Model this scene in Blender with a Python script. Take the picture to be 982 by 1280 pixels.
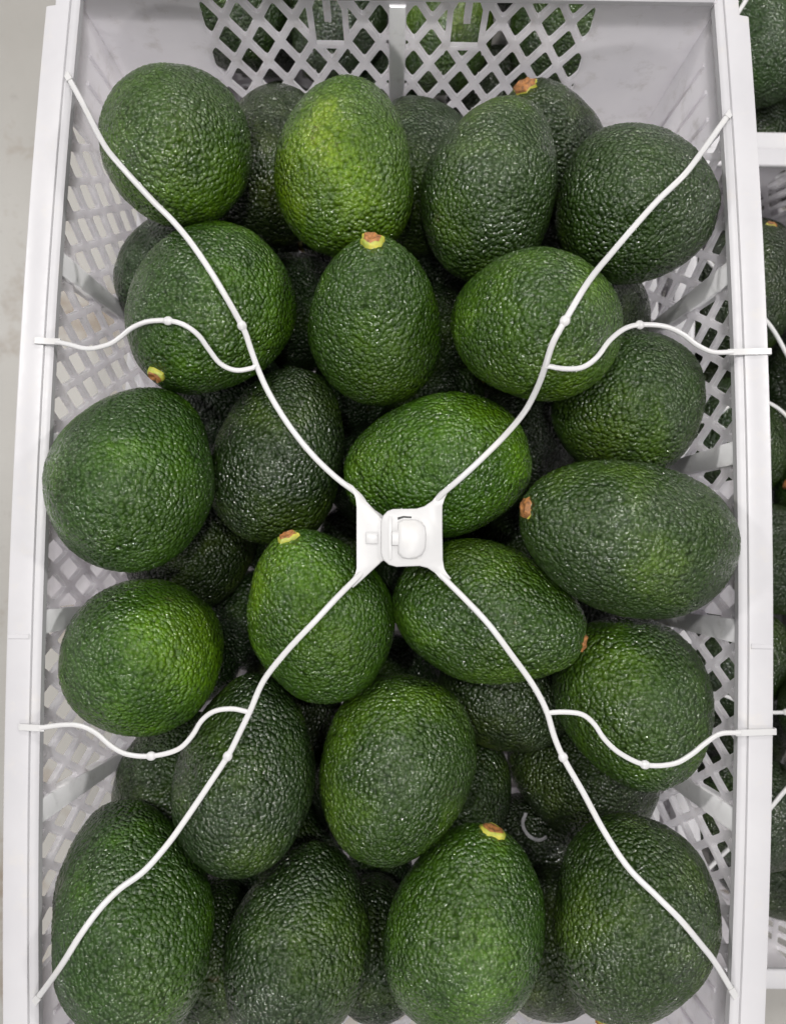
import bpy, bmesh, math, random
import numpy as np
from mathutils import Vector, Matrix
from mathutils.bvhtree import BVHTree
from mathutils.geometry import delaunay_2d_cdt

for o in list(bpy.data.objects):
    bpy.data.objects.remove(o)
scene = bpy.context.scene
COL = scene.collection

# ------------------------------------------------------------------ camera
W, L, H = .33, .535, .145            # crate outer width, length, height (m)
ZB = H                               # the crate stands on a crate of the same height
ZR = ZB + H                          # rim height of the front crate
BL, BR = .0080, .0096                # how far the long sides bulge out
CAM = Vector((0.00058, -0.009002, 0.654252))
PITCH, YAW, ROLL = 0.055151, -0.001498, 0.013785
FPX = 1000.0                         # focal length in photo pixels (1280 tall)
RC = (Matrix.Rotation(PITCH, 3, 'X') @ Matrix.Rotation(YAW, 3, 'Y') @ Matrix.Rotation(ROLL, 3, 'Z'))
cd = bpy.data.cameras.new('camera')
cam = bpy.data.objects.new('camera', cd)
COL.objects.link(cam)
cam.matrix_world = Matrix.Translation(CAM) @ RC.to_4x4()
cd.sensor_fit = 'VERTICAL'
cd.sensor_height = 36.0
cd.sensor_width = 36.0
cd.lens = 36.0 * FPX / 1280.0
cd.clip_start = .01
cd.clip_end = 60
cd.dof.use_dof = True
cd.dof.focus_distance = .365
cd.dof.aperture_fstop = 11.0
scene.camera = cam

# ------------------------------------------------------------------ light
world = bpy.data.worlds.new('World')
scene.world = world
world.use_nodes = True
bg = world.node_tree.nodes['Background']
bg.inputs[0].default_value = (.985, .97, 1.0, 1)
bg.inputs[1].default_value = .48


def area(name, loc, size, power, color, target=(0, 0, .25)):
    ld = bpy.data.lights.new(name, 'AREA')
    ld.shape = 'RECTANGLE'
    ld.size, ld.size_y = size
    ld.energy = power
    ld.color = color
    o = bpy.data.objects.new(name, ld)
    COL.objects.link(o)
    o.location = loc
    d = Vector(target) - Vector(loc)
    o.rotation_euler = d.to_track_quat('-Z', 'Y').to_euler()
    return o


# overhead lamps, plus low unseen side lamps added to brighten the crate walls
for lx, ly, lz, lw in ((-.45, .55, 2.4, 25), (.40, .40, 2.4, 23), (-.05, -.40, 2.4, 13), (-1.7, .6, 1.35, 21), (1.7, .5, 1.35, 20), (.1, 1.9, 1.35, 22), (.05, -1.8, 1.45, 20)):
    area('overhead_and_fill_lamp', (lx, ly, lz), (.11, .11), lw, (1, .985, .955))

vs = scene.view_settings
vs.view_transform = 'Standard'
vs.look = 'None'
vs.exposure = -0.28
vs.gamma = 1.0
vs.use_curve_mapping = False
scene.render.engine = 'CYCLES'


# ------------------------------------------------------------------ helpers
def ray(px, py):
    return RC @ Vector(((px - 491) / FPX, -(py - 640) / FPX, -1.0))


def at_z(px, py, z):
    d = ray(px, py)
    return CAM + d * ((z - CAM.z) / d.z)


def link(name, mesh, mat, parent=None, kind=None):
    o = bpy.data.objects.new(name, mesh)
    COL.objects.link(o)
    if mat is not None and len(mesh.materials) == 0:
        mesh.materials.append(mat)
    if parent is not None:
        o.parent = parent
    if kind:
        o['kind'] = kind
    return o


def empty(name, loc=(0, 0, 0), rz=0.0):
    o = bpy.data.objects.new(name, None)
    COL.objects.link(o)
    o.location = loc
    o.rotation_euler = (0, 0, rz)
    o.empty_display_size = .02
    return o


def tag(o, label, cat, group=None):
    o['label'] = label
    o['category'] = cat
    if group:
        o['group'] = group
    return o


def to_mesh(name, bm, smooth=None):
    bmesh.ops.recalc_face_normals(bm, faces=bm.faces)
    me = bpy.data.meshes.new(name)
    bm.to_mesh(me)
    bm.free()
    if smooth is not None:
        for p in me.polygons:
            p.use_smooth = True
        me.set_sharp_from_angle(angle=math.radians(smooth))
    return me


def copy_tree(o, parent=None):
    c = o.copy()
    COL.objects.link(c)
    c.parent = parent
    for ch in o.children:
        copy_tree(ch, c)
    return c


# ------------------------------------------------------------------ materials
def new_mat(name):
    m = bpy.data.materials.new(name)
    m.use_nodes = True
    nt = m.node_tree
    return m, nt, nt.nodes, nt.links, nt.nodes['Principled BSDF']


def mixc(nt, fac, a, b, mode='MIX'):
    n = nt.nodes.new('ShaderNodeMix')
    n.data_type = 'RGBA'
    n.blend_type = mode
    for i, v in ((0, fac), (6, a), (7, b)):
        if hasattr(v, 'links') or hasattr(v, 'is_output'):
            nt.links.new(v, n.inputs[i])
        else:
            n.inputs[i].default_value = v
    return n.outputs[2]


def ramp(nt, src, stops):
    n = nt.nodes.new('ShaderNodeValToRGB')
    e = n.color_ramp.elements
    while len(e) < len(stops):
        e.new(.5)
    for k, (p, c) in zip(e, stops):
        k.position = p
        k.color = c if len(c) == 4 else (*c, 1)
    nt.links.new(src, n.inputs[0])
    return n.outputs[0]


def noise(nt, vec, scale, detail=3, rough=.55):
    n = nt.nodes.new('ShaderNodeTexNoise')
    n.inputs['Scale'].default_value = scale
    n.inputs['Detail'].default_value = detail
    n.inputs['Roughness'].default_value = rough
    nt.links.new(vec, n.inputs['Vector'])
    return n.outputs['Fac']


def avocado_material():
    m, nt, N, K, P = new_mat('avocado_skin')
    tc = N.new('ShaderNodeTexCoord')
    oi = N.new('ShaderNodeObjectInfo')
    add = N.new('ShaderNodeVectorMath')
    add.operation = 'ADD'
    K.new(tc.outputs['Object'], add.inputs[0])
    K.new(oi.outputs['Random'], add.inputs[1])
    v = add.outputs[0]
    peb = N.new('ShaderNodeAttribute')
    peb.attribute_name = 'pebble'
    pe = peb.outputs['Fac']
    big = noise(nt, v, 24, 2)
    mid = noise(nt, v, 110, 3)
    # ripeness patches: yellower green patches and duller, greyer ones
    bright = mixc(nt, 1.0, oi.outputs['Color'], (2.3, 1.95, .55, 1), 'MULTIPLY')
    dull = mixc(nt, 1.0, oi.outputs['Color'], (.66, .68, .74, 1), 'MULTIPLY')
    c = mixc(nt, ramp(nt, big, [(.34, (0, 0, 0)), (.66, (1, 1, 1))]), dull, oi.outputs['Color'])
    c = mixc(nt, ramp(nt, big, [(.52, (0, 0, 0)), (.72, (1, 1, 1))]), c, bright)
    c = mixc(nt, ramp(nt, mid, [(.3, (.55, .55, .55)), (.7, (0, 0, 0))]), c, dull)
    # sun-side blush where the photograph's fruit is yellow green
    bl = N.new('ShaderNodeAttribute')
    bl.attribute_name = 'blush'
    blc = mixc(nt, 1.0, oi.outputs['Color'], (3.0, 2.05, .8, 1), 'MULTIPLY')
    c = mixc(nt, bl.outputs['Fac'], c, blc)
    # knobs of the skin are yellower, the creases between them dark
    knob = mixc(nt, 1.0, c, (1.35, 1.25, 1.15, 1), 'MULTIPLY')
    crease = mixc(nt, 1.0, c, (.62, .68, .64, 1), 'MULTIPLY')
    c = mixc(nt, ramp(nt, pe, [(.10, (0, 0, 0)), (.50, (1, 1, 1))]), crease, c)
    c = mixc(nt, ramp(nt, pe, [(.60, (0, 0, 0)), (.95, (1, 1, 1))]), c, knob)
    # a few brown corky scuffs
    sc = ramp(nt, noise(nt, v, 62, 4, .65), [(.70, (0, 0, 0)), (.78, (.6, .6, .6))])
    c = mixc(nt, sc, c, (.060, .048, .020, 1))
    K.new(c, P.inputs['Base Color'])
    rr = N.new('ShaderNodeMapRange')
    K.new(noise(nt, v, 55, 2), rr.inputs[0])
    rr.inputs[1].default_value, rr.inputs[2].default_value = .3, .7
    rr.inputs[3].default_value, rr.inputs[4].default_value = .30, .48
    K.new(rr.outputs[0], P.inputs['Roughness'])
    P.inputs['Specular IOR Level'].default_value = .20
    cw = N.new('ShaderNodeMapRange')
    K.new(noise(nt, v, 38, 3), cw.inputs[0])
    cw.inputs[1].default_value, cw.inputs[2].default_value = .34, .62
    cw.inputs[3].default_value, cw.inputs[4].default_value = .35, 1.0
    K.new(cw.outputs[0], P.inputs['Coat Weight'])
    P.inputs['Coat Roughness'].default_value = .10
    P.inputs['Coat IOR'].default_value = 1.5
    fine = N.new('ShaderNodeTexVoronoi')
    fine.inputs['Scale'].default_value = 620
    K.new(v, fine.inputs['Vector'])
    wn = N.new('ShaderNodeTexNoise')
    wn.inputs['Scale'].default_value = 260
    K.new(v, wn.inputs['Vector'])
    ws = N.new('ShaderNodeVectorMath')
    ws.operation = 'MULTIPLY_ADD'
    K.new(wn.outputs['Color'], ws.inputs[0])
    ws.inputs[1].default_value = (.0007, .0007, .0007)
    K.new(v, ws.inputs[2])
    kn = N.new('ShaderNodeTexVoronoi')
    kn.inputs['Scale'].default_value = 510
    K.new(ws.outputs[0], kn.inputs['Vector'])
    sq = N.new('ShaderNodeMath')
    sq.operation = 'POWER'
    K.new(kn.outputs['Distance'], sq.inputs[0])
    sq.inputs[1].default_value = 2.0
    b0 = N.new('ShaderNodeBump')
    bs = N.new('ShaderNodeMapRange')
    K.new(noise(nt, v, 45, 2), bs.inputs[0])
    bs.inputs[1].default_value, bs.inputs[2].default_value = .3, .7
    bs.inputs[3].default_value, bs.inputs[4].default_value = .60, 1.0
    K.new(bs.outputs[0], b0.inputs['Strength'])
    b0.inputs['Distance'].default_value = .0022
    b0.invert = True
    K.new(sq.outputs[0], b0.inputs['Height'])
    b1 = N.new('ShaderNodeBump')
    K.new(b0.outputs[0], b1.inputs['Normal'])
    b1.inputs['Strength'].default_value = .5
    b1.inputs['Distance'].default_value = .0006
    b1.invert = True
    K.new(fine.outputs['Distance'], b1.inputs['Height'])
    b2 = N.new('ShaderNodeBump')
    b2.inputs['Strength'].default_value = .22
    b2.inputs['Distance'].default_value = .0008
    K.new(noise(nt, v, 420, 3), b2.inputs['Height'])
    K.new(b1.outputs[0], b2.inputs['Normal'])
    K.new(b2.outputs[0], P.inputs['Normal'])
    K.new(b2.outputs[0], P.inputs['Coat Normal'])
    return m


def plastic_material(name, col, rough=.38, trans=.55):
    m, nt, N, K, P = new_mat(name)
    tc = N.new('ShaderNodeTexCoord')
    v = tc.outputs['Object']
    n1 = noise(nt, v, 18, 4)
    n2 = noise(nt, v, 240, 3)
    c = mixc(nt, ramp(nt, n1, [(.3, (0, 0, 0)), (.7, (1, 1, 1))]), (col[0] * .90, col[1] * .90, col[2] * .91, 1), (*col, 1))
    # scuffs and thin dust
    sc = ramp(nt, noise(nt, v, 70, 5, .7), [(.55, (0, 0, 0)), (.78, (.5, .5, .5))])
    c = mixc(nt, sc, c, (.45, .42, .38, 1))
    K.new(c, P.inputs['Base Color'])
    rr = N.new('ShaderNodeMapRange')
    K.new(n2, rr.inputs[0])
    rr.inputs[3].default_value, rr.inputs[4].default_value = rough - .08, rough + .14
    K.new(rr.outputs[0], P.inputs['Roughness'])
    b = N.new('ShaderNodeBump')
    b.inputs['Strength'].default_value = .25
    b.inputs['Distance'].default_value = .0006
    K.new(noise(nt, v, 90, 4), b.inputs['Height'])
    K.new(b.outputs[0], P.inputs['Normal'])
    tr = N.new('ShaderNodeBsdfTranslucent')
    K.new(c, tr.inputs['Color'])
    mx = N.new('ShaderNodeMixShader')
    mx.inputs[0].default_value = trans
    K.new(P.outputs[0], mx.inputs[1])
    K.new(tr.outputs[0], mx.inputs[2])
    K.new(mx.outputs[0], N['Material Output'].inputs[0])
    return m


def simple_material(name, c1, c2, scale, rough=.7, bump=.0005):
    m, nt, N, K, P = new_mat(name)
    tc = N.new('ShaderNodeTexCoord')
    n = noise(nt, tc.outputs['Object'], scale, 4)
    c = mixc(nt, ramp(nt, n, [(.35, (0, 0, 0)), (.65, (1, 1, 1))]), (*c1, 1), (*c2, 1))
    K.new(c, P.inputs['Base Color'])
    P.inputs['Roughness'].default_value = rough
    b = N.new('ShaderNodeBump')
    b.inputs['Distance'].default_value = bump
    b.inputs['Strength'].default_value = .6
    K.new(n, b.inputs['Height'])
    K.new(b.outputs[0], P.inputs['Normal'])
    return m


def floor_material():
    m, nt, N, K, P = new_mat('worn_concrete')
    tc = N.new('ShaderNodeTexCoord')
    v = tc.outputs['Object']
    c = mixc(nt, ramp(nt, noise(nt, v, 3.2, 5), [(.35, (0, 0, 0)), (.65, (1, 1, 1))]), (.225, .215, .198, 1), (.285, .275, .258, 1))
    c = mixc(nt, ramp(nt, noise(nt, v, 9, 5, .65), [(.54, (0, 0, 0)), (.66, (.9, .9, .9))]), c, (.165, .132, .10, 1))
    c = mixc(nt, ramp(nt, noise(nt, v, 60, 4, .7), [(.60, (0, 0, 0)), (.75, (.5, .5, .5))]), c, (.18, .168, .155, 1))
    K.new(c, P.inputs['Base Color'])
    P.inputs['Roughness'].default_value = .55
    b = N.new('ShaderNodeBump')
    b.inputs['Distance'].default_value = .001
    b.inputs['Strength'].default_value = .4
    K.new(noise(nt, v, 120, 5), b.inputs['Height'])
    K.new(b.outputs[0], P.inputs['Normal'])
    return m


M_SKIN = avocado_material()
M_CRATE = plastic_material('white_crate_plastic', (.95, .932, .95), .38, .74)     # thin walls let light through
M_RIB = plastic_material('white_rib_plastic', (.93, .915, .93), .40, .04)
M_RAIL = plastic_material('rail_plastic_darkened', (.415, .406, .418), .36, .05)  # same plastic as the walls, painted darker to offset the light on the rails
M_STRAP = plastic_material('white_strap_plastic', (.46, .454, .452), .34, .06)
M_SCAR = simple_material('stem_scar', (.33, .135, .035), (.13, .055, .018), 520, .65, .0008)
M_COLLAR = simple_material('stem_collar', (.40, .36, .045), (.20, .24, .03), 300, .5, .0005)
M_FLOOR = floor_material()
M_SCRAP = simple_material('dark_grey_plastic', (.11, .11, .115), (.17, .165, .17), 300, .5)  # plain dark grey colour for the scrap

# ------------------------------------------------------------------ ground
bm = bmesh.new()
for x, y in ((-6, -6), (6, -6), (6, 6), (-6, 6)):
    bm.verts.new((x, y, 0))
bm.faces.new(bm.verts)
link('floor', to_mesh('floor', bm), M_FLOOR, kind='structure')


# ------------------------------------------------------------------ crate
def bulge(side, y, z):
    b = BR if side > 0 else BL
    return b * max(0, 1 - (2 * y / L) ** 2) * (.40 + .60 * z / H)


def side_map(side, s, t, d):
    """s along the wall (Y), t height, d distance outwards from the inner face"""
    x = W / 2 - .0125 - .03 * (H - t) + d + bulge(side, s, t)
    return Vector((side * x, s, t))


def end_map(side, s, t, d):
    y = L / 2 - .0115 - .03 * (H - t) + d
    return Vector((s, side * y, t))


def clip(poly, nx, ny, c):
    """keep the part of a convex polygon with nx*x+ny*y <= c"""
    out = []
    for i in range(len(poly)):
        p, q = poly[i], poly[(i + 1) % len(poly)]
        dp, dq = nx * p[0] + ny * p[1] - c, nx * q[0] + ny * q[1] - c
        if dp <= 0:
            out.append(p)
        if (dp < 0 < dq) or (dq < 0 < dp):
            k = dp / (dp - dq)
            out.append((p[0] + k * (q[0] - p[0]), p[1] + k * (q[1] - p[1])))
    return out


def clip_convex(poly, region):
    for i in range(len(region)):
        a, b = region[i], region[(i + 1) % len(region)]
        nx, ny = b[1] - a[1], -(b[0] - a[0])
        poly = clip(poly, nx, ny, nx * a[0] + ny * a[1])
        if len(poly) < 3:
            return []
    return poly


def parea(p):
    return .5 * sum(p[i][0] * p[(i + 1) % len(p)][1] - p[(i + 1) % len(p)][0] * p[i][1] for i in range(len(p)))


def round_poly(p, r):
    out = []
    n = len(p)
    for i in range(n):
        a, b, c = Vector(p[i - 1]), Vector(p[i]), Vector(p[(i + 1) % n])
        la, lc = (a - b).length, (c - b).length
        if la < 1e-6 or lc < 1e-6:
            continue
        ra, rc = min(r, la * .42), min(r, lc * .42)
        s, e = b + (a - b) * (ra / la), b + (c - b) * (rc / lc)
        out += [tuple(s), tuple(s * .25 + b * .5 + e * .25), tuple(e)]
    return out


PX, PZ, SW = .0172, .033, .0033       # lattice period and strand width
_k = math.atan2(PZ, PX)
HX, HZ = PX / 2 - SW / 2 / math.sin(_k), PZ / 2 - SW / 2 / math.cos(_k)


def diamonds(regions, z0, smax):
    """diamond holes clipped to convex windows"""
    res = []
    n = int(smax / PX) + 2
    for r in range(-1, 10):
        z = z0 - r * PZ / 2
        for k in range(-n, n + 1):
            x = (k + .5 if r % 2 == 0 else k) * PX
            d = [(x - HX, z), (x, z - HZ), (x + HX, z), (x, z + HZ)]
            for reg in regions:
                p = clip_convex(d, reg)
                if len(p) > 2 and parea(p) > 6e-6:
                    res.append(round_poly(p, .0022))
    return res


def inside(p, poly):
    for i in range(len(poly)):
        a, b = poly[i], poly[(i + 1) % len(poly)]
        if (b[0] - a[0]) * (p[1] - a[1]) - (b[1] - a[1]) * (p[0] - a[0]) < -1e-12:
            return False
    return True


def panel(outline, holes, fmap, thick, extra=()):
    """a moulded plate with holes; fmap(s, t, d) -> 3d"""
    pts, edges = [], []
    for loop in [outline] + holes:
        b = len(pts)
        pts += [Vector(p) for p in loop]
        edges += [(b + i, b + (i + 1) % len(loop)) for i in range(len(loop))]
    pts += [Vector(p) for p in extra]
    v2, _, f2, *_ = delaunay_2d_cdt(pts, edges, [], 1, 1e-7)
    keep = []
    boxes = [(min(p[0] for p in h), max(p[0] for p in h), min(p[1] for p in h), max(p[1] for p in h), h) for h in holes]
    for f in f2:
        c = (sum(v2[i][0] for i in f) / 3, sum(v2[i][1] for i in f) / 3)
        if any(b[0] <= c[0] <= b[1] and b[2] <= c[1] <= b[3] and inside(c, b[4]) for b in boxes):
            continue
        keep.append(f)
    bm = bmesh.new()
    va = [bm.verts.new(fmap(p[0], p[1], 0)) for p in v2]
    vb = [bm.verts.new(fmap(p[0], p[1], thick)) for p in v2]
    cnt = {}
    for f in keep:
        bm.faces.new([va[i] for i in f])
        bm.faces.new([vb[i] for i in reversed(f)])
        for i in range(3):
            e = (f[i], f[(i + 1) % 3])
            cnt.setdefault(tuple(sorted(e)), []).append(e)
    for es in cnt.values():
        if len(es) == 1:
            i, j = es[0]
            bm.faces.new([va[j], va[i], vb[i], vb[j]])
    bmesh.ops.delete(bm, geom=[v for v in bm.verts if not v.link_faces], context='VERTS')
    return bm


def sweep(profile, path_fn, ts):
    """closed profile of (u, v) points swept through path_fn(u, v, t)"""
    bm = bmesh.new()
    rings = [[bm.verts.new(path_fn(u, v, t)) for u, v in profile] for t in ts]
    n = len(profile)
    for a, b in zip(rings, rings[1:]):
        for i in range(n):
            bm.faces.new([a[i], a[(i + 1) % n], b[(i + 1) % n], b[i]])
    bm.faces.new(rings[0])
    bm.faces.new(list(reversed(rings[-1])))
    return bm


RIBS = (-.127, -.0414, .0414, .127)
EDGE = .199


def rect(x0, x1, z0, z1):
    return [(x0, z0), (x1, z0), (x1, z1), (x0, z1)]


def build_crate():
    root = empty('plastic_crate')
    # --- long walls
    for side in (-1, 1):
        cuts = [-EDGE] + [v for r in RIBS for v in (r - .0045, r + .0045)] + [EDGE]
        regs = [rect(cuts[i], cuts[i + 1], .014, H - .0085) for i in range(0, len(cuts), 2)]
        holes = diamonds(regs, H - .0185, EDGE)
        ol = []
        for s in np.linspace(-L / 2 + .0104, L / 2 - .0104, 25):
            ol.append((float(s), .002))
        for s in np.linspace(L / 2 - .0104, -L / 2 + .0104, 25):
            ol.append((float(s), H - .004))
        bm = panel(ol, holes, lambda s, t, d, sd=side: side_map(sd, s, t, d), .0024,
                   [(s * q, t) for s in (.212, .228) for q in (-1, 1) for t in (.03, .06, .09, .12)])
        wall = link('side_wall', to_mesh('side_wall', bm), M_CRATE, root)
        # vertical ribs, broad above and narrow below
        for r in RIBS:
            prof = [(-1, -.0016), (-.8, -.0022), (.8, -.0022), (1, -.0016), (1, .0040), (-1, .0040)]
            bm = sweep(prof, lambda u, v, t, r=r, sd=side: side_map(sd, r + u * (.0032 + .0024 * t / H), t, v),
                       [float(z) for z in np.linspace(.004, H - .0068, 8)])
            link('rib', to_mesh('rib', bm, 40), M_RIB, wall)
        # shallow upright flutes on the solid corner stretch
        for y in (.210, .224, .238):
            for q in (-1, 1):
                prof = [(-.0012, .0004), (-.0008, -.0009), (.0008, -.0009), (.0012, .0004)]
                bm = sweep(prof, lambda u, v, t, y=y * q, sd=side: side_map(sd, y + u, t, v),
                           [float(z) for z in np.linspace(.01, H - .022, 6)])
                link('flute', to_mesh('flute', bm), M_CRATE, wall)
        # solid plate moulded behind the middle of the lattice
        bm = panel(rect(-.036, .030, .020, H - .018), [], lambda s, t, d, sd=side: side_map(sd, s, t, d + .0042), .0018)
        link('label_plate', to_mesh('label_plate', bm), M_CRATE, wall)
        # top rail with its inner lip
        prof = [(0, -.013), (0, -.0014), (-.0004, -.0005), (-.0014, 0), (-.0102, 0), (-.0112, -.0002), (-.0116, -.0008),
                (-.0117, -.0013), (-.0138, -.0016), (-.0152, -.0026), (-.0154, -.0062), (-.0100, -.0066), (-.0096, -.0035),
                (-.0022, -.0030), (-.0020, -.013)]
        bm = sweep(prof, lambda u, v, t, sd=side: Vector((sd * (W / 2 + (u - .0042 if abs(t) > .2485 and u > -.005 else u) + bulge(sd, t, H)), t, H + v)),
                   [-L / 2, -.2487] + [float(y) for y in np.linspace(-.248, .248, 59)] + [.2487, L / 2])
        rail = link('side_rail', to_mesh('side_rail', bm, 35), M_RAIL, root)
        for y in (-.0475,):
            prof = [(-.0022, -.0006), (-.0008, .0003), (.0008, .0003), (.0022, -.0006)]
            bm = sweep(prof, lambda u, v, t, y=y, sd=side: Vector((sd * (W / 2 + t + bulge(sd, y, H)), y + u, H + v)), [-.0105, -.0012])
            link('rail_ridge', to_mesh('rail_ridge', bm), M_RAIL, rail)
    # --- short walls
    for side in (-1, 1):
        xe0, xe1 = .0960, .1015
        zt, zb = H - .0042, .016
        sl, sf, sb = .0072, .0100, H - .036
        regs, slots = [], []
        for q in (-1, 1):
            def rg(pts):
                p = [(q * x, z) for x, z in pts]
                return p if parea(p) > 0 else p[::-1]
            c = 2 * PX
            regs += [rg([(.0044, zb), (c - sf, zb), (c - sf, zt), (.0044, zt)]),
                     rg([(c + sf, zb), (xe1, zb), (xe0, zt), (c + sf, zt)]),
                     rg([(c - sf, zb), (c + sf, zb), (c + sf, sb - .003), (c - sf, sb - .003)])]
            zt2 = H - .0190
            slots += [rg([(c - sl, sb), (c + sl, sb), (c + sl, zt2), (c - sl, zt2)]),
                      rg([(c - sl, zt2), (c - .0017, zt2), (c - .0017, zt), (c - sl + .002, zt), (c - sl, zt - .006)]),
                      rg([(c + .0017, zt2), (c + sl, zt2), (c + sl, zt - .006), (c + sl - .002, zt), (c + .0017, zt)])]
        holes = diamonds(regs, H - .0185, .11) + slots
        wx = W / 2 - .0108
        ol = [(float(s), .002) for s in np.linspace(-wx + .0045, wx - .0045, 15)] + [(float(s), H - .002) for s in np.linspace(wx, -wx, 15)]
        bm = panel(ol, holes, lambda s, t, d, sd=side: end_map(sd, s, t, d), .0024)
        wall = link('end_wall', to_mesh('end_wall', bm), M_CRATE, root)
        bm = sweep([(-1, -.0012), (-.8, -.0018), (.8, -.0018), (1, -.0012), (1, .0036), (-1, .0036)],
                   lambda u, v, t, sd=side: end_map(sd, u * .0040, t, v), [.004, H - .006])
        link('rib', to_mesh('rib', bm, 40), M_RIB, wall)
        prof = [(-.0119, -.0034), (-.0119, -.0010), (-.0112, -.0002), (-.0100, 0), (-.0012, 0), (-.0003, -.0006), (0, -.0016), (0, -.0125),
                (-.0020, -.0125), (-.0024, -.0036), (-.0085, -.0034)]
        wr = W / 2 - .0150
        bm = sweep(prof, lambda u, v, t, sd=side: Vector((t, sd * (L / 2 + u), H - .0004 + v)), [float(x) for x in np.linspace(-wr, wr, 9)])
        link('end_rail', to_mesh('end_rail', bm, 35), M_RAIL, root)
    # --- floor of the crate
    holes = []
    for i in range(-5, 6):
        for j in range(-9, 10):
            x, y = i * .0255, j * .0262
            holes.append(round_poly(rect(x - .0095, x + .0095, y - .0098, y + .0098), .003))
    bx, by = W / 2 - .0035, L / 2 - .0035
    bm = panel(rect(-bx, bx, -by, by), holes, lambda s, t, d: Vector((s, t, .0004 + d)), .0032)
    link('base', to_mesh('base', bm), M_CRATE, root)
    return root


crate = build_crate()
tag(crate, 'open white plastic lattice crate heaped with avocados under a white strap net', 'crate', 'white plastic fruit crates')
crate.location = (0, 0, ZB)
GX, GY = W + .022, L
NB = [((GX, -.006, 0), math.pi, 'white lattice crate standing a level lower beside the right rail of the heaped crate'),
      ((.006, GY - .004, 0), math.pi, 'white lattice crate a level lower behind the slotted end wall'),
      ((GX + .004, GY - .007, 0), 0.0, 'white lattice crate a level lower at the far right corner post'),
      ((0, 0, 0), 0.0, 'white lattice crate carrying the heaped crate on its rim')]
for loc, rz, lab in NB:
    c = copy_tree(crate)
    c.location = loc
    c.rotation_euler = (0, 0, rz)
    c['label'] = lab


# ------------------------------------------------------------------ avocados
def hash3(i, j, k, s):
    h = (i * 374761393 + j * 668265263 + k * 2147483647 + s * 1274126177) & 0xffffffff
    h = ((h ^ (h >> 13)) * 1274126177) & 0xffffffff
    h = ((h ^ (h >> 16)) * 2246822519) & 0xffffffff
    return ((h ^ (h >> 15)) & 0xffff) / 65535.0


def worley(p, seed):
    c = np.floor(p).astype(np.int64)
    f1 = np.full(len(p), 9.0)
    f2 = np.full(len(p), 9.0)
    for dx in (-1, 0, 1):
        for dy in (-1, 0, 1):
            for dz in (-1, 0, 1):
                i, j, k = c[:, 0] + dx, c[:, 1] + dy, c[:, 2] + dz
                q = np.stack([i + hash3(i, j, k, seed), j + hash3(i, j, k, seed + 7), k + hash3(i, j, k, seed + 13)], 1)
                d = np.sqrt(((p - q) ** 2).sum(1))
                f2 = np.minimum(f2, np.maximum(f1, d))
                f1 = np.minimum(f1, d)
    return f1, f2


def vnoise(p, seed):
    c = np.floor(p).astype(np.int64)
    t = p - c
    t = t * t * (3 - 2 * t)
    r = 0
    for dx in (0, 1):
        for dy in (0, 1):
            for dz in (0, 1):
                w = (t[:, 0] if dx else 1 - t[:, 0]) * (t[:, 1] if dy else 1 - t[:, 1]) * (t[:, 2] if dz else 1 - t[:, 2])
                r = r + w * hash3(c[:, 0] + dx, c[:, 1] + dy, c[:, 2] + dz, seed)
    return r * 2 - 1


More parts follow.
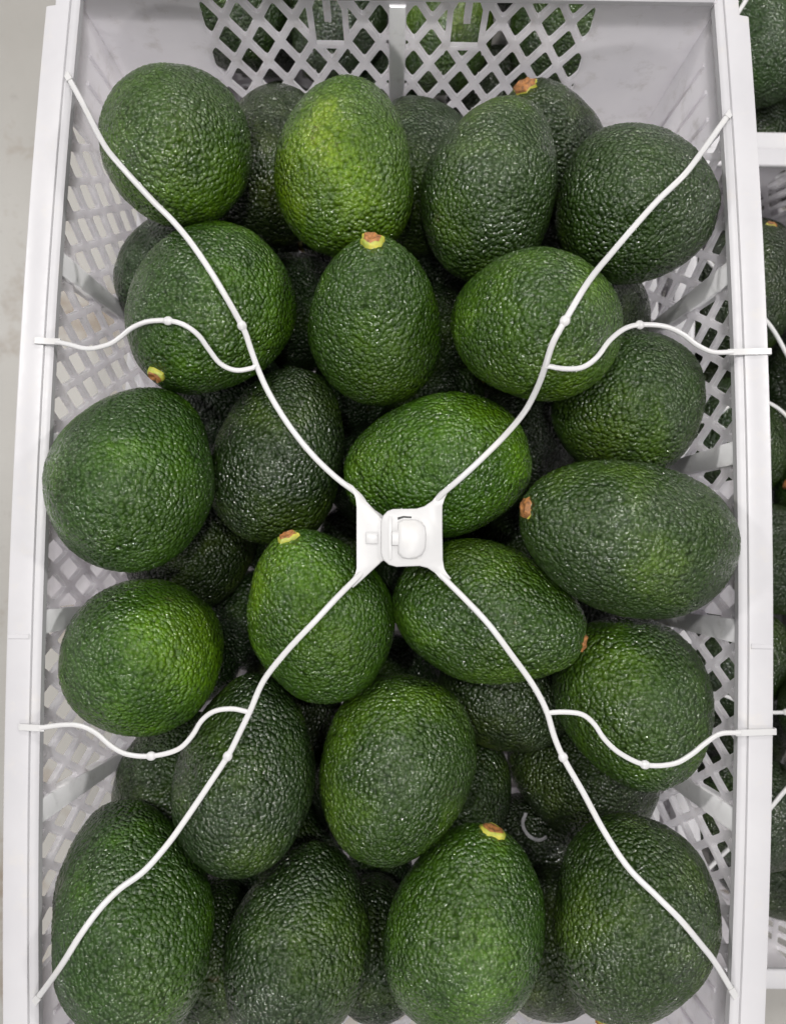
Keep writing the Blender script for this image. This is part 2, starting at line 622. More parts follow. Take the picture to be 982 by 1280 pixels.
def avocado_mesh(a, b, seed, nu, nv, egg=.13, blush=None):
    """pear-egg with its stem end at +Z, half length a, half width b; knobbly skin in the mesh"""
    rs = np.random.default_rng(seed)
    th = np.linspace(0, math.pi, nv + 1)[1:-1]
    ph = np.arange(nu) * 2 * math.pi / nu
    T, Ph = np.meshgrid(th, ph, indexing='ij')
    ct, st = np.cos(T), np.sin(T)
    prof = st ** .94 * (1 - egg * ct - .05 * ct * ct)
    pm = np.linspace(0, math.pi, 400)
    norm = (np.sin(pm) ** .94 * (1 - egg * np.cos(pm) - .05 * np.cos(pm) ** 2)).max()
    r = b * prof / norm
    x, y, z = r * np.cos(Ph), r * np.sin(Ph), a * ct
    bend = rs.uniform(-.08, .08, 2)
    x = x + bend[0] * b * (ct ** 2)
    y = y + bend[1] * b * (ct ** 2)
    P = np.stack([x.ravel(), y.ravel(), z.ravel()], 1)
    P = np.concatenate([P, [[bend[0] * b, bend[1] * b, a]], [[bend[0] * b, bend[1] * b, -a]]])
    n = P / np.array([b * b, b * b, a * a])
    n /= np.linalg.norm(n, axis=1)[:, None]
    low = vnoise(P / .030 + seed, seed)
    lump = vnoise(P / .0075, seed + 3)
    warp = np.stack([vnoise(P / .004, seed + s) for s in (21, 22, 23)], 1) * .0006
    f1, f2 = worley((P + warp) / .0023, seed + 5)
    peb = np.clip(1 - (f1 / .80) ** 2, 0, 1)
    peb = .75 * peb + .25 * np.clip((f2 - f1) * 1.6, 0, 1)
    amp = .00064 * (.72 + .5 * vnoise(P / .018, seed + 31))
    d = low * .0016 + lump * .00035 + (peb - .5) * amp
    # slight dimple round the stem
    d = d - .0012 * np.exp(-((P[:, 0] ** 2 + P[:, 1] ** 2) / .006 ** 2)) * (P[:, 2] > 0)
    P = P + n * d[:, None]
    me = bpy.data.meshes.new('avocado_body')
    m = nv - 1
    i = np.arange(m - 1)[:, None] * nu
    j = np.arange(nu)[None, :]
    j2 = (j + 1) % nu
    quads = np.stack([i + j, i + nu + j, i + nu + j2, i + j2], -1).reshape(-1, 4)
    top, bot = m * nu, m * nu + 1
    k = np.arange(nu)
    t1 = np.stack([np.full(nu, top), k, (k + 1) % nu], 1)
    kb = (m - 1) * nu
    t2 = np.stack([np.full(nu, bot), kb + (k + 1) % nu, kb + k], 1)
    loops = np.concatenate([quads.ravel(), t1.ravel(), t2.ravel()]).astype(np.int32)
    tot = np.concatenate([np.full(len(quads), 4), np.full(2 * nu, 3)]).astype(np.int32)
    start = np.concatenate([[0], np.cumsum(tot)[:-1]]).astype(np.int32)
    me.vertices.add(len(P))
    me.vertices.foreach_set('co', P.astype(np.float32).ravel())
    me.loops.add(len(loops))
    me.loops.foreach_set('vertex_index', loops)
    me.polygons.add(len(tot))
    me.polygons.foreach_set('loop_start', start)
    me.polygons.foreach_set('loop_total', tot)
    me.polygons.foreach_set('use_smooth', np.ones(len(tot), bool))
    me.update(calc_edges=True)
    me.validate()
    at = me.attributes.new('pebble', 'FLOAT', 'POINT')
    at.data.foreach_set('value', peb.astype(np.float32))
    bv = np.zeros(len(P))
    if blush is not None:
        for dv, rad, amt in blush:
            ang = np.arccos(np.clip(n @ np.array(dv), -1, 1))
            bv = np.maximum(bv, amt * np.exp(-(ang / rad) ** 2) * (.75 + .5 * vnoise(P / .008, seed + 77)))
    at = me.attributes.new('blush', 'FLOAT', 'POINT')
    at.data.foreach_set('value', np.clip(bv, 0, 1).astype(np.float32))
    me.materials.append(M_SKIN)
    return me, (bend[0] * b, bend[1] * b)


def stem_mesh(seed, r, yellow):
    """short knobbly stalk stub: pale collar and a brown scar on top"""
    rs = random.Random(seed)
    bm = bmesh.new()
    prof = [(r * 1.08, -.0020), (r * 1.06, .0002), (r * .98, .0010), (r * .84, .0013), (r * .72, .0019), (r * .46, .0020), (r * .16, .0012)]
    n = 14
    off = [rs.uniform(.76, 1.18) for _ in range(n)]
    rings = []
    for q, (rr, z) in enumerate(prof):
        rings.append([bm.verts.new((rr * off[i] * math.cos(i * 2 * math.pi / n), rr * off[i] * math.sin(i * 2 * math.pi / n), z + rs.uniform(-.0005, .0005))) for i in range(n)])
    for q, (A_, B_) in enumerate(zip(rings, rings[1:])):
        for i in range(n):
            f = bm.faces.new([A_[i], A_[(i + 1) % n], B_[(i + 1) % n], B_[i]])
            f.material_index = 0 if q < (3 if yellow else 1) else 1
    f = bm.faces.new(rings[-1])
    f.material_index = 1
    me = to_mesh('stem', bm, 50)
    me.materials.append(M_COLLAR)
    me.materials.append(M_SCAR)
    return me


# world position, stem direction, half length, half width (from the photograph and a packing relaxation)
POSES = [
    ('A1', -0.1044, 0.1874, 0.2781, -0.0256, 0.7417, -0.6702, 0.0435, 0.0351),
    ('A2', -0.0244, 0.1817, 0.2692, -0.0327, 0.9935, 0.1089, 0.043, 0.0339),
    ('A3', 0.0472, 0.173, 0.2675, 0.2653, 0.9523, 0.1504, 0.0446, 0.0329),
    ('A4', 0.1187, 0.1656, 0.2681, 0.9036, -0.2819, 0.3225, 0.0387, 0.0371),
    ('A5', -0.0901, 0.1103, 0.2655, -0.3964, -0.7999, 0.4506, 0.0456, 0.0384),
    ('A6', -0.0088, 0.1051, 0.2659, -0.0566, 0.6435, 0.7634, 0.0441, 0.0328),
    ('A7', 0.0639, 0.0994, 0.2865, -0.7189, 0.3182, -0.618, 0.0425, 0.0343),
    ('A8', 0.1214, 0.0719, 0.2487, 0.4787, 0.5839, -0.6557, 0.0454, 0.0366),
    ('A9', -0.122, 0.0276, 0.2745, 0.2212, 0.8712, -0.4382, 0.0465, 0.0375),
    ('A10', -0.0573, 0.0419, 0.2423, 0.2927, 0.9532, 0.0754, 0.047, 0.0342),
    ('A11', 0.1104, 0.0013, 0.2824, -0.9407, 0.2004, 0.2739, 0.0528, 0.0362),
    ('A12', 0.0225, 0.0369, 0.2562, -0.9808, -0.1799, -0.0746, 0.0472, 0.0356),
    ('A13', -0.1193, -0.0601, 0.254, 0.1448, 0.0343, -0.9889, 0.0464, 0.0374),
    ('A14', -0.0342, -0.0376, 0.2549, -0.2565, 0.8345, 0.4876, 0.0461, 0.0356),
    ('A15', 0.049, -0.0363, 0.2576, 0.9081, -0.2511, 0.335, 0.0475, 0.0349),
    ('A16', 0.1221, -0.0796, 0.2529, 0.3399, -0.9038, 0.26, 0.0436, 0.0374),
    ('A17', -0.0697, -0.1167, 0.2514, 0.0733, 0.9591, -0.2733, 0.0484, 0.0341),
    ('A18', 0.0049, -0.115, 0.2479, -0.2969, -0.9246, 0.2385, 0.0465, 0.0386),
    ('A19', -0.1197, -0.1779, 0.2668, -0.3196, 0.7902, -0.5229, 0.0537, 0.0361),
    ('A20', -0.041, -0.1962, 0.256, 0.2297, 0.8713, -0.4336, 0.0462, 0.0335),
    ('A21', 0.0394, -0.187, 0.2604, 0.278, 0.9523, 0.1255, 0.0491, 0.0374),
    ('A22', 0.1178, -0.1801, 0.263, -0.3185, -0.9002, 0.2969, 0.0466, 0.0379),
    ('B1', -0.0654, 0.2077, 0.2192, 0.0725, 0.996, -0.0521, 0.044, 0.0355),
    ('B2', 0.015, 0.2062, 0.2134, -0.1484, 0.9869, -0.0629, 0.0448, 0.0361),
    ('B3', 0.0857, 0.2203, 0.2186, -0.4302, 0.5182, 0.7392, 0.0386, 0.0295),
    ('B4', -0.1179, 0.1491, 0.2129, 0.832, 0.5541, -0.0276, 0.0381, 0.0305),
    ('B5', 0.1082, 0.1311, 0.2012, 0.8435, 0.1674, -0.5104, 0.0457, 0.0368),
    ('B6', -0.1101, -0.0078, 0.1992, 0.7354, 0.6538, -0.1778, 0.0386, 0.0318),
    ('B7', 0.0635, -0.0831, 0.2112, 0.8639, -0.4605, 0.204, 0.0372, 0.0324),
    ('B8', 0.0381, -0.1426, 0.19, 0.4872, 0.8509, -0.1964, 0.0388, 0.0329),
    ('B9', 0.1117, -0.1314, 0.1874, -0.9194, 0.2647, -0.291, 0.0436, 0.0367),
    ('B10', -0.1183, -0.137, 0.1937, 0.1561, 0.9405, -0.3019, 0.0398, 0.0335),
    ('B11', 0.0893, -0.2141, 0.2129, 0.1596, 0.9029, -0.3991, 0.0384, 0.0299),
    ('B12', -0.0907, -0.2161, 0.2222, -0.1816, 0.8932, -0.4112, 0.0374, 0.0291),
    ('B13', -0.0045, -0.2163, 0.2154, -0.0984, 0.8924, -0.4404, 0.0372, 0.0262),
    ('F', 0.0001, 0.0407, 0.184, 0.9897, 0.1257, 0.0681, 0.04, 0.0314),
    ('F', -0.0991, 0.0785, 0.1922, -0.8632, -0.4946, 0.1015, 0.0396, 0.033),
    ('F', 0.017, 0.1237, 0.1853, -0.9334, 0.0649, 0.3529, 0.0348, 0.029),
    ('F', 0.0808, -0.0051, 0.1887, -0.7076, -0.5873, -0.3929, 0.036, 0.0291),
    ('F', -0.0578, -0.0962, 0.184, 0.1699, 0.872, 0.4591, 0.0383, 0.0314),
    ('F', 0.0774, 0.0636, 0.189, 0.209, 0.8795, -0.4275, 0.0372, 0.0302),
    ('F', -0.0601, -0.1775, 0.1821, -0.4331, 0.8894, -0.1466, 0.0381, 0.0321),
    ('F', 0.0204, -0.0195, 0.1878, 0.2288, 0.8812, 0.4137, 0.0342, 0.0293),
    ('F', -0.0554, 0.1344, 0.1834, 0.8794, -0.4635, 0.1087, 0.0408, 0.0327),
    ('F', -0.0405, -0.0325, 0.1803, -0.7356, 0.6125, 0.2893, 0.035, 0.0291),
    ('F', 0.12, -0.0497, 0.1795, 0.9646, -0.0629, 0.2562, 0.0306, 0.0264),
    ('F', -0.1194, -0.0723, 0.1774, -0.8922, -0.3212, -0.3177, 0.0323, 0.0269),
    ('F', 0.0045, -0.0849, 0.1782, 0.8808, -0.4729, 0.0241, 0.0333, 0.0277),
    ('F', -0.1174, 0.1986, 0.1782, 0.9161, 0.3769, 0.1369, 0.034, 0.0274),
    ('F', -0.0196, -0.1389, 0.192, -0.1813, 0.9286, 0.3237, 0.0286, 0.0244),
    ('F', 0.0622, 0.1691, 0.1761, 0.2648, 0.9509, 0.1605, 0.0298, 0.0249),
    ('F', -0.0635, 0.0312, 0.1748, 0.7881, -0.5404, -0.2949, 0.0283, 0.0244),
    ('F', 0.0439, -0.2037, 0.1776, 0.7722, 0.4279, -0.4697, 0.0317, 0.0266),
    ('F', 0.0827, -0.1714, 0.175, -0.9297, 0.3221, -0.1784, 0.0296, 0.0246),
    ('F', -0.0808, -0.0498, 0.1762, 0.1589, -0.9806, 0.1151, 0.0303, 0.0252),
    ('F', 0.0264, 0.0817, 0.1772, 0.8069, 0.5854, 0.0788, 0.0315, 0.0262),
    ('F', -0.0221, 0.0885, 0.1766, 0.8183, 0.5178, -0.2497, 0.0298, 0.0248),
    ('F', 0.1083, 0.1849, 0.1785, 0.5921, 0.805, -0.0383, 0.0302, 0.0252),
    ('F', 0.0196, 0.1672, 0.1758, 0.9674, 0.0567, 0.247, 0.0293, 0.0244),
    ('F', -0.0195, -0.0006, 0.1706, 0.8818, -0.4685, 0.0546, 0.0238, 0.0199),
    ('F', -0.0374, 0.1864, 0.1699, -0.9576, -0.1581, -0.241, 0.0217, 0.0181),
    ('F', -0.0039, -0.1911, 0.1724, -0.726, 0.6877, -0.0016, 0.0209, 0.0174),
    ('F', 0.1214, 0.035, 0.1701, -0.2933, 0.9306, 0.219, 0.0216, 0.018),
    ('F', 0.0467, 0.021, 0.1724, 0.5369, 0.8436, -0.0033, 0.0227, 0.0189),
    ('F', -0.1157, -0.207, 0.1697, -0.9674, 0.2411, -0.0771, 0.0226, 0.0189),
    ('F', -0.0792, 0.1799, 0.1689, -0.8938, 0.3838, -0.232, 0.0205, 0.017),
    ('F', -0.0349, -0.1367, 0.1685, 0.9339, 0.2907, 0.208, 0.022, 0.0183),
    ('F', -0.0784, 0.0012, 0.1687, 0.365, -0.9182, 0.1538, 0.021, 0.0175),
    ('F', 0.0836, 0.0282, 0.1732, -0.9859, 0.0581, 0.1569, 0.0214, 0.0178),
    ('F', 0.0694, 0.1066, 0.1706, 0.4812, 0.8381, 0.2568, 0.0213, 0.0178),
    ('F', -0.0613, 0.092, 0.1724, 0.6259, -0.7748, -0.0895, 0.0204, 0.017),
]
STEM_R = {'A5': .0042, 'A6': .0050, 'A11': .0050, 'A14': .0048, 'A21': .0056, 'B3': .0058, 'A15': .0045, 'A18': .0028}
STEM = {'A5', 'A6', 'A11', 'A14', 'A15', 'A21', 'A22', 'B3', 'F'}
YELLOW = {'A18', 'A5', 'A6', 'A14', 'A21'}
G0 = (.018, .040, .007)
TONE = {'A1': (0.0218, 0.0547, 0.0021), 'A2': (0.0384, 0.0862, 0.0021), 'A3': (0.0177, 0.0406, 0.0037), 'A4': (0.0177, 0.0413, 0.0034), 'A5': (0.0197, 0.0547, 0.0018),
        'A6': (0.0213, 0.0547, 0.0018), 'A7': (0.0232, 0.0585, 0.0016), 'A8': (0.0184, 0.0438, 0.0034), 'A9': (0.0170, 0.0496, 0.0019), 'A10': (0.0122, 0.0267, 0.0039),
        'A11': (0.0184, 0.0428, 0.0034), 'A12': (0.0277, 0.0754, 0.0012), 'A13': (0.0244, 0.0675, 0.0012), 'A14': (0.0239, 0.0645, 0.0012), 'A15': (0.0197, 0.0505, 0.0019),
        'A16': (0.0184, 0.0469, 0.0018), 'A17': (0.0122, 0.0288, 0.0039), 'A18': (0.0184, 0.0451, 0.0019), 'A19': (0.0156, 0.0469, 0.0015), 'A20': (0.0116, 0.0282, 0.0031),
        'A21': (0.0184, 0.0516, 0.0013), 'A22': (0.0170, 0.0376, 0.0034)}
LABEL = {
    'A1': 'round dark green avocado lying in the corner under the top left strap end',
    'A2': 'glossy bright green avocado with a yellowish patch, against the slotted end wall',
    'A3': 'upright dull green avocado between the glossy bright one and the one under the right strap',
    'A4': 'round dull green avocado crossed by the far right corner strap',
    'A5': 'avocado with yellow stem stub at its lower left, crossed by strap and looping side strap',
    'A6': 'egg shaped avocado with brown and yellow stem on top, in the V of the straps',
    'A7': 'broad light green avocado under the knot of the far right strap',
    'A8': 'shaded avocado below the far right side strap loop, beside the lattice wall',
    'A9': 'big round avocado pressed against the left lattice wall',
    'A10': 'dark greyish avocado crossed by the strap just before the latch, left of the latch',
    'A11': 'large long avocado with a brown stem, touching the right rail',
    'A12': 'bright green avocado lying sideways under the latch and the right strap',
    'A13': 'short round avocado with a bright green flank by the left wall, crossed by no strap',
    'A14': 'avocado with a brown and yellow stem directly under the left latch plate',
    'A15': 'avocado lying sideways at the latch, crossed by the near right strap, stem at its side',
    'A16': 'avocado under the near right side strap loop',
    'A17': 'long dark avocado under the knot of the near left strap',
    'A18': 'plump avocado crossed by no strap, between the two near straps',
    'A19': 'longest glossy avocado in the corner under the near left strap end',
    'A20': 'dark green avocado at the near wall beside the longest glossy one',
    'A21': 'glossy avocado with a big yellow and brown stem at the near wall',
    'A22': 'wide dull avocado in the corner under the near right strap end',
    'B1': 'dull avocado peeping out between the round corner one and the glossy bright one',
    'B2': 'dull avocado peeping out between the glossy bright one and the upright dull one',
    'B3': 'dull avocado with an orange brown stem tucked against the slotted end wall',
    'B4': 'dark grey green avocado half hidden under the far left corner one by the lattice',
    'B5': 'shaded avocado mostly hidden below the knot of the far right strap',
    'B6': 'very dark avocado in the gap between the two round ones at the left wall',
    'B7': 'half hidden avocado under the sideways one with its stem at its side',
    'B8': 'dark avocado deep beside the plump middle one',
    'B9': 'dark avocado deep under the one with the near right side strap loop',
    'B10': 'green avocado peeping out by the left wall under the near left side strap',
    'B11': 'dark avocado hidden between the big stemmed one and the near right corner one',
    'B12': 'dark avocado hidden between the longest glossy one and its neighbour at the near wall',
    'B13': 'dark avocado deep at the near wall, left of the big stemmed one'}


def orient(u, spin):
    u = Vector(u).normalized()
    return u.to_track_quat('Z', 'Y').to_matrix() @ Matrix.Rotation(spin, 3, 'Z')


# yellow green patches: offset from the fruit's middle in half widths (right, up in the photograph), radius, strength
BLUSH = {'A2': [((-.28, .48), .36, 1.0), ((-.75, 0), .4, .45), ((.0, -.1), .8, .15)], 'A13': [((.62, .25), .55, .6)], 'A14': [((-.85, .2), .5, .7), ((.1, -.3), .6, .25)], 'A7': [((.1, -.75), .6, .45)],
         'A12': [((-.7, .1), .5, .35), ((.5, .6), .5, .3)], 'A5': [((.4, -.3), .8, .22)], 'A6': [((.2, -.7), .6, .3)], 'A9': [((.35, -.3), .6, .3)], 'A8': [((-.3, -.4), .6, .4)],
         'A15': [((-.2, .8), .5, .4), ((.1, -.8), .5, .3)], 'A19': [((.45, -.25), .7, .3)], 'A21': [((-.3, .2), .7, .25)], 'A16': [((-.4, -.2), .6, .25)], 'A1': [((.1, .1), .7, .22)], 'A10': [((.4, .6), .4, .15)], 'A18': [((-.8, -.4), .5, .3)]}

random.seed(11)
avos = []
for n, (key, x, y, z, ux, uy, uz, a, b) in enumerate(POSES):
    hi = key[0] == 'A'
    rot = orient((ux, uy, uz), random.uniform(0, 6.28))
    bl = None
    if key in BLUSH:
        bl = []
        v = (CAM - Vector((x, y, z))).normalized()
        ex = (RC.col[0] - v * RC.col[0].dot(v)).normalized()
        ey = v.cross(ex)
        for (dx, dy), rad, amt in BLUSH[key]:
            nz = math.sqrt(max(.02, 1 - dx * dx - dy * dy))
            bl.append((tuple(rot.transposed() @ (ex * dx + ey * dy + v * nz).normalized()), rad, amt))
    me, tip = avocado_mesh(a, b, 100 + n * 17, 272 if hi else 120, 170 if hi else 76, .10 if key in ('A4', 'A13', 'A1', 'A18', 'A21') else .13, bl)
    o = link('avocado', me, None)
    o.matrix_world = Matrix.Translation((x, y, z)) @ rot.to_4x4()
    t = TONE.get(key, tuple(c * random.uniform(.72, .95) for c in G0))
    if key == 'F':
        t = tuple(c * .6 for c in t)  # deep fruit painted darker to put the gaps' shade into its colour
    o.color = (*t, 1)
    if key in STEM:
        s = link('stem', stem_mesh(n, STEM_R.get(key, .0038), key in YELLOW), None, o)
        s.location = (tip[0], tip[1], a - .0004)
    if key == 'F':
        tag(o, 'avocado darkened for shade, deep at the bottom of the heaped crate, almost wholly covered', 'avocado', 'avocados at the bottom of the heap')
    else:
        tag(o, LABEL[key], 'avocado', 'avocados heaped in the crate')
    avos.append((key, o))
bpy.context.view_layer.update()

# ------------------------------------------------------------------ strap net
verts, faces = [], []
for key, o in avos:
    me = o.data
    co = np.empty(len(me.vertices) * 3, np.float32)
    me.vertices.foreach_get('co', co)
    co = co.reshape(-1, 3)
    mw = np.array(o.matrix_world)
    base = len(verts)
    verts += (co @ mw[:3, :3].T + mw[:3, 3]).tolist()
    faces += [[base + v for v in p.vertices] for p in me.polygons]
BVH = BVHTree.FromPolygons(verts, faces)
del verts, faces


def spline(pts, n):
    """Catmull-Rom through 2d points, n samples evenly spaced"""
    P = [np.array(p, float) for p in pts]
    P = [2 * P[0] - P[1]] + P + [2 * P[-1] - P[-2]]
    out = []
    for i in range(1, len(P) - 2):
        for t in np.linspace(0, 1, 12, endpoint=False):
            p0, p1, p2, p3 = P[i - 1:i + 3]
            out.append(.5 * (2 * p1 + (p2 - p0) * t + (2 * p0 - 5 * p1 + 4 * p2 - p3) * t * t + (3 * p1 - p0 - 3 * p2 + p3) * t ** 3))
    out.append(P[-2])
    out = np.array(out)
    d = np.concatenate([[0], np.cumsum(np.linalg.norm(np.diff(out, axis=0), axis=1))])
    s = np.linspace(0, d[-1], n)
    return np.stack([np.interp(s, d, out[:, 0]), np.interp(s, d, out[:, 1])], 1)


def strap_path(px, z0, z1, r):
    """px runs from the end at height z0 to the end at height z1; the strap lies on the fruit it crosses"""
    n = len(px)
    depth = np.zeros(n)
    lim = np.zeros(n)
    for i, (x, y) in enumerate(px):
        d = ray(x, y)
        z = z0 + (z1 - z0) * i / (n - 1)
        depth[i] = (z - CAM.z) / d.z
        hit = BVH.ray_cast(CAM, d.normalized())
        lim[i] = (hit[3] / d.length - r) if hit[0] is not None else 9
    d0, d1 = depth[0], depth[-1]
    cur = np.minimum(depth, lim)
    for it in range(160):              # stiff strap: smooth, but never under the skin
        sm = cur.copy()
        sm[1:-1] = .25 * cur[:-2] + .5 * cur[1:-1] + .25 * cur[2:]
        cur = np.minimum(sm, lim)
        cur[0], cur[-1] = d0, d1
    for it in range(6):
        cur[1:-1] = .25 * cur[:-2] + .5 * cur[1:-1] + .25 * cur[2:]
    return [CAM + ray(x, y) * c for (x, y), c in zip(px, cur)]


def ribbon(path, w, h, taper=None):
    """strap of rounded flat section w x h along 3d points"""
    bm = bmesh.new()
    rings = []
    m = 10
    for i, p in enumerate(path):
        a, b = path[max(i - 1, 0)], path[min(i + 1, len(path) - 1)]
        t = (b - a).normalized()
        s = t.cross(Vector((0, 0, 1))).normalized()
        u = s.cross(t).normalized()
        k = taper(i / (len(path) - 1)) if taper else 1
        ring = []
        for j in range(m):
            an = 2 * math.pi * j / m
            c, sn = math.cos(an), math.sin(an)
            ring.append(bm.verts.new(p + s * (w / 2 * k * math.copysign(abs(c) ** .7, c)) + u * (h / 2 * math.copysign(abs(sn) ** .7, sn))))
        rings.append(ring)
    for A_, B_ in zip(rings, rings[1:]):
        for j in range(m):
            bm.faces.new([A_[j], A_[(j + 1) % m], B_[(j + 1) % m], B_[j]])
    bm.faces.new(rings[0][::-1])
    bm.faces.new(rings[-1])
    return to_mesh('strap', bm, 60)


def knot(p, t, w):
    bm = bmesh.new()
    bmesh.ops.create_uvsphere(bm, u_segments=14, v_segments=9, radius=1)
    s = t.cross(Vector((0, 0, 1))).normalized()
    u = s.cross(t)
    for v in bm.verts:
        c = v.co.copy()
        v.co = p + t * c.x * w * 1.15 + s * c.y * w + u * c.z * w * .62
    return to_mesh('knot', bm, 60)


ZL = None
hit = [BVH.ray_cast(Vector((q.x, q.y, .6)), Vector((0, 0, -1)))[0] for q in (at_z(x, y, ZR) for x in range(446, 556, 12) for y in range(630, 716, 12))]
ZL = max(h.z for h in hit if h is not None) + .0022
ZT = ZR + .0009
ZC = ZR - .0022
CORNER = {
    'TL': ([(84, 94), (103, 128), (130, 180), (152, 208), (190, 250), (215, 275), (240, 305), (270, 350), (303, 408), (313, 435), (322, 460), (336, 491), (360, 530), (390, 568), (420, 597), (445, 616), (455, 628)], (303, 408)),
    'TR': ([(912, 141), (905, 150), (880, 185), (855, 218), (822, 250), (795, 280), (765, 315), (735, 352), (705, 402), (690, 430), (681, 458), (671, 485), (655, 515), (630, 545), (600, 575), (575, 598), (553, 617), (543, 628)], (705, 402)),
    'BL': ([(45, 1251), (75, 1210), (100, 1170), (125, 1136), (150, 1111), (180, 1089), (210, 1055), (235, 1020), (262, 980), (286, 943), (300, 915), (313, 888), (330, 850), (360, 812), (395, 775), (420, 748), (444, 724), (455, 713)], (286, 943)),
    'BR': ([(917, 1243), (893, 1203), (875, 1180), (850, 1150), (820, 1120), (785, 1085), (755, 1040), (728, 990), (704, 948), (692, 920), (682, 887), (665, 855), (640, 820), (610, 780), (580, 748), (556, 724), (545, 712)], (704, 948))}
SIDE = {
    'TL': ([(70, 427), (88, 431), (110, 436), (135, 431), (150, 422), (165, 410), (185, 402), (210, 401), (230, 406), (248, 419), (262, 438), (276, 455), (296, 463), (321, 459)], (210, 401)),
    'TR': ([(915, 440), (890, 440), (870, 431), (853, 418), (830, 408), (800, 406), (780, 411), (761, 426), (746, 446), (728, 459), (705, 461), (682, 457)], (800, 406)),
    'BL': ([(50, 910), (63, 908), (80, 906), (100, 907), (120, 916), (140, 933), (160, 943), (190, 945), (222, 937), (240, 920), (252, 901), (268, 889), (290, 886), (311, 890)], (190, 945)),
    'BR': ([(925, 916), (900, 917), (882, 928), (862, 944), (840, 955), (806, 956), (775, 942), (755, 924), (742, 905), (727, 893), (705, 890), (685, 891)], (806, 956))}

net = empty('strap_net', (0, 0, ZL))
tag(net, 'white plastic strap net latched in the middle over the heaped avocados', 'strap net', 'white strap nets')


def npart(name, mesh, parent):
    o = link(name, mesh, M_STRAP, parent)
    if parent is net:
        o.matrix_parent_inverse = Matrix.Translation((0, 0, -ZL))
    return o


def nearest(path, px, q):
    i = int(np.argmin(((np.array(px) - q) ** 2).sum(1)))
    i = min(max(i, 1), len(path) - 2)
    return i, path[i], (path[i + 1] - path[i - 1]).normalized()


for key in ('TL', 'TR', 'BL', 'BR'):
    pts, kn = CORNER[key]
    px = spline(pts, 90)
    path = strap_path(px, ZC, ZL - (.0006 if 'L' in key else -.0008), .0014)
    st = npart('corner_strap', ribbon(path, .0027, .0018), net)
    i, p, t = nearest(path, px, kn)
    npart('knot', knot(p, t, .0022), st)
    # flat tab that grips the lip of the rail
    dr = (path[0] - path[4]).normalized()
    sdv = dr.cross(Vector((0, 0, 1))).normalized()
    bm = sweep([(-.0017, -.0006), (-.0014, .0005), (.0014, .0005), (.0017, -.0006)],
               lambda u, v, tt: path[0] + dr * tt + sdv * u * (1 if tt < .004 else .7) + Vector((0, 0, v + .0006)), [-.004, -.001, .003, .005])
    npart('end_tab', to_mesh('end_tab', bm, 40), st)
    bpts, bk = SIDE[key]
    j, jp, jt = nearest(path, px, bpts[-1])
    bx = spline(bpts, 60)
    bpath = strap_path(bx, ZT, jp.z, .0013)
    bpath[-1] = jp
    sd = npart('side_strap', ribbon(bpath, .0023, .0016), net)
    i, p, t = nearest(bpath, bx, bk)
    npart('knot', knot(p, t, .0021), sd)
    # clip hooked over the rail
    q = bpath[0]
    sgn = 1 if 'R' in key else -1
    xo = W / 2 + bulge(sgn, q.y, H)
    if sgn < 0:
        prof = [(abs(q.x) - .0022, .0004), (xo - .0070, .0003), (xo - .0070, .0006), (xo - .0080, .0012), (abs(q.x) - .0022, .0014)]
    else:
        prof = [(abs(q.x) - .0022, .0004), (xo + .0004, .0004), (xo + .0004, -.007), (xo + .0009, -.0072), (xo + .0009, .0005), (xo + .0004, .0009), (abs(q.x) - .0022, .0012)]
    slope = (at_z(957, 430, ZR).y - at_z(905, 440, ZR).y) if key == 'TR' else 0
    bm = sweep(prof, lambda u, v, tt: Vector((sgn * u, q.y + tt + .04 * (u - abs(q.x)), ZR + v)), [-.0014, .0014])
    npart('rail_clip', to_mesh('rail_clip', bm, 40), sd)


def plate(name, pts, z0, z1, parent, rnd=.0006):
    """flat moulded piece from photo outline points, laid level at the latch height"""
    P = [at_z(x, y, ZL) for x, y in pts]
    c = sum(P, Vector()) / len(P)
    bm = bmesh.new()
    lay = []
    for z, s in ((z0, rnd * .4), (z0 + rnd * .5, 0), (z1 - rnd, 0), (z1 - rnd * .3, rnd * .4), (z1, rnd)):
        lay.append([bm.verts.new(Vector((p.x, p.y, ZL + z)) + (Vector((c.x, c.y, 0)) - Vector((p.x, p.y, 0))).normalized() * s) for p in P])
    n = len(P)
    for A_, B_ in zip(lay, lay[1:]):
        for i in range(n):
            bm.faces.new([A_[i], A_[(i + 1) % n], B_[(i + 1) % n], B_[i]])
    for ring in (lay[0], lay[-1]):
        f = bm.faces.new(ring)
        bmesh.ops.triangulate(bm, faces=[f])
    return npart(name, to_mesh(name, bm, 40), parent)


left = plate('keeper_plate', [(434, 603), (440, 611), (444, 621), (445.5, 632), (445.5, 712), (443.5, 719), (440, 724), (436, 729), (441, 735), (449, 728), (462, 716), (477, 702),
                              (488, 697), (488, 650), (477, 647), (462, 631), (450, 618), (441, 607)], -.0012, .0006, net)
plate('keeper_block', [(457, 666), (472, 666), (472, 680), (457, 680)], .0004, .0013, left, .0004)
right = plate('buckle_plate', [(476, 653), (478.5, 645), (484, 639), (491, 636.5), (520, 636), (530, 633), (540, 626), (547, 617), (553, 611), (559, 616), (555.5, 623), (552.5, 632), (552.5, 665), (553, 700),
                               (555, 711), (558, 717), (563, 723), (557, 729), (551, 725), (543, 716), (534, 710), (524, 707.5), (495, 708.5), (486, 706), (479, 700), (476, 692)], .0004, .0021, net)
tab = plate('latch_tab', [(497, 652), (503, 649.5), (520, 649.5), (527, 653), (531.5, 660), (532.5, 672), (531.5, 686), (527, 694), (520, 698), (510, 699), (502, 697.5), (497, 692)], .0019, .0036, right, .0012)
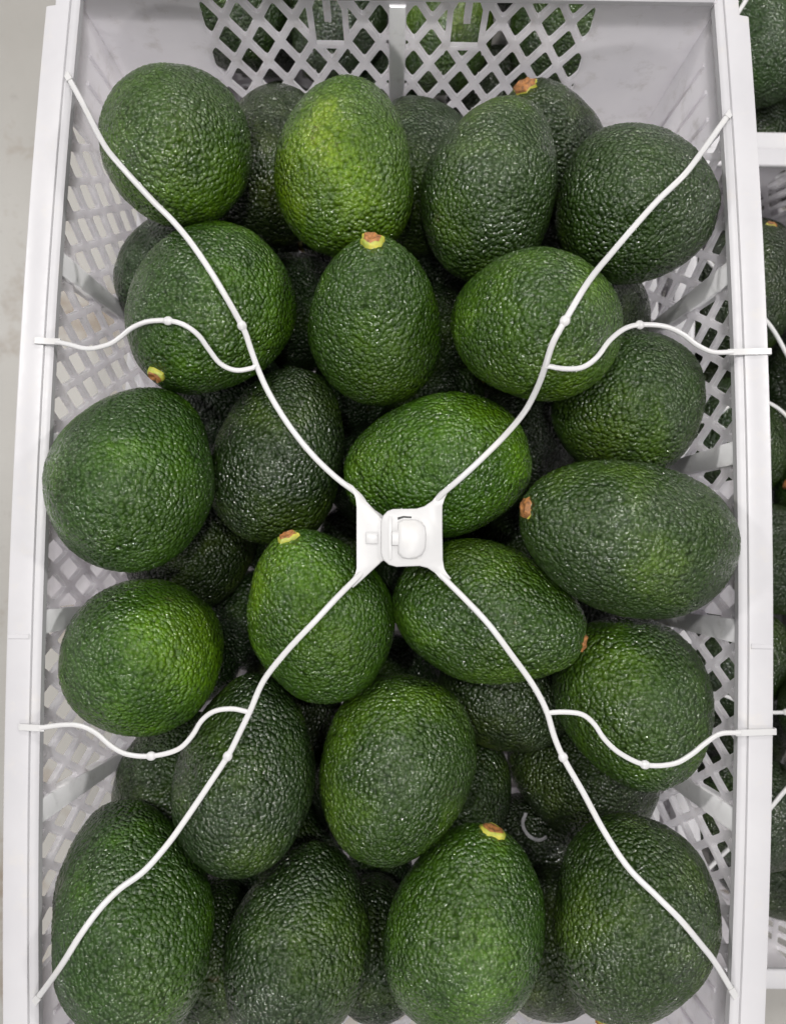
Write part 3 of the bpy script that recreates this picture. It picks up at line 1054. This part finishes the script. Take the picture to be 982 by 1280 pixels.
plate('latch_hinge', [(489.5, 664), (500, 664), (500, 682), (489.5, 682)], .0019, .0031, right, .0005)
plate('latch_ridge', [(486, 645), (489, 645), (489, 700), (486, 700)], .0019, .0025, right, .0003)
M_SLOT = simple_material('slot_shade_paint', (.03, .03, .03), (.05, .05, .05), 100)  # near-black plate; the slot's shade is put into its colour
so = plate('latch_slot_shade', [(496.5, 647), (504, 645.2), (514, 645.8), (514, 648), (504, 647.6), (497, 650)], .0017, .0023, right, .0002)
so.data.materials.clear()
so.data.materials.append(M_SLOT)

# ------------------------------------------------------------------ scrap of plastic in the gap
sp = spline([(657, 1016), (653, 1028), (656, 1039), (664, 1047), (674, 1050), (683, 1046)], 24)
hz = []
for x, y in sp:
    d = ray(x, y)
    hh = BVH.ray_cast(CAM, d.normalized())
    hz.append(hh[0].z if hh[0] is not None else ZB + .03)
zz = max(hz) + .0012
so = link('plastic_scrap', ribbon([at_z(x, y, zz) for x, y in sp], .0021, .0008), M_SCRAP)
tag(so, 'small curled white plastic scrap in the dark gap beside the big yellow stem', 'scrap')

# ------------------------------------------------------------------ neighbouring crates' fruit and nets
NLAB = ['dark avocado in the lower crate beside the right rail', 'avocado in the lower crate seen through the slotted end wall', 'dark avocado in the lower crate past the far right corner post']
SLAB = ['white strap net over the lower crate beside the right rail', 'white strap net over the lower crate behind the slotted end wall', 'white strap net over the lower crate past the far right corner']
for k, (loc, rz, lab) in enumerate(NB[:3]):
    M = Matrix.Translation(loc) @ Matrix.Rotation(rz, 4, 'Z') @ Matrix.Translation((0, 0, -ZB))
    rr = random.Random(40 + k)
    for key, o in avos:
        if key == 'F':
            continue
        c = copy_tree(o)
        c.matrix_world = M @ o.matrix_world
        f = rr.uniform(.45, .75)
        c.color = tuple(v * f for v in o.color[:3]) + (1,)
        c['label'] = NLAB[k]
        c['group'] = ['avocados in the crate at the right', 'avocados in the crate behind', 'avocados in the crate at the far right'][k]
    c = copy_tree(net)
    c.matrix_world = M @ net.matrix_world
    c['label'] = SLAB[k]
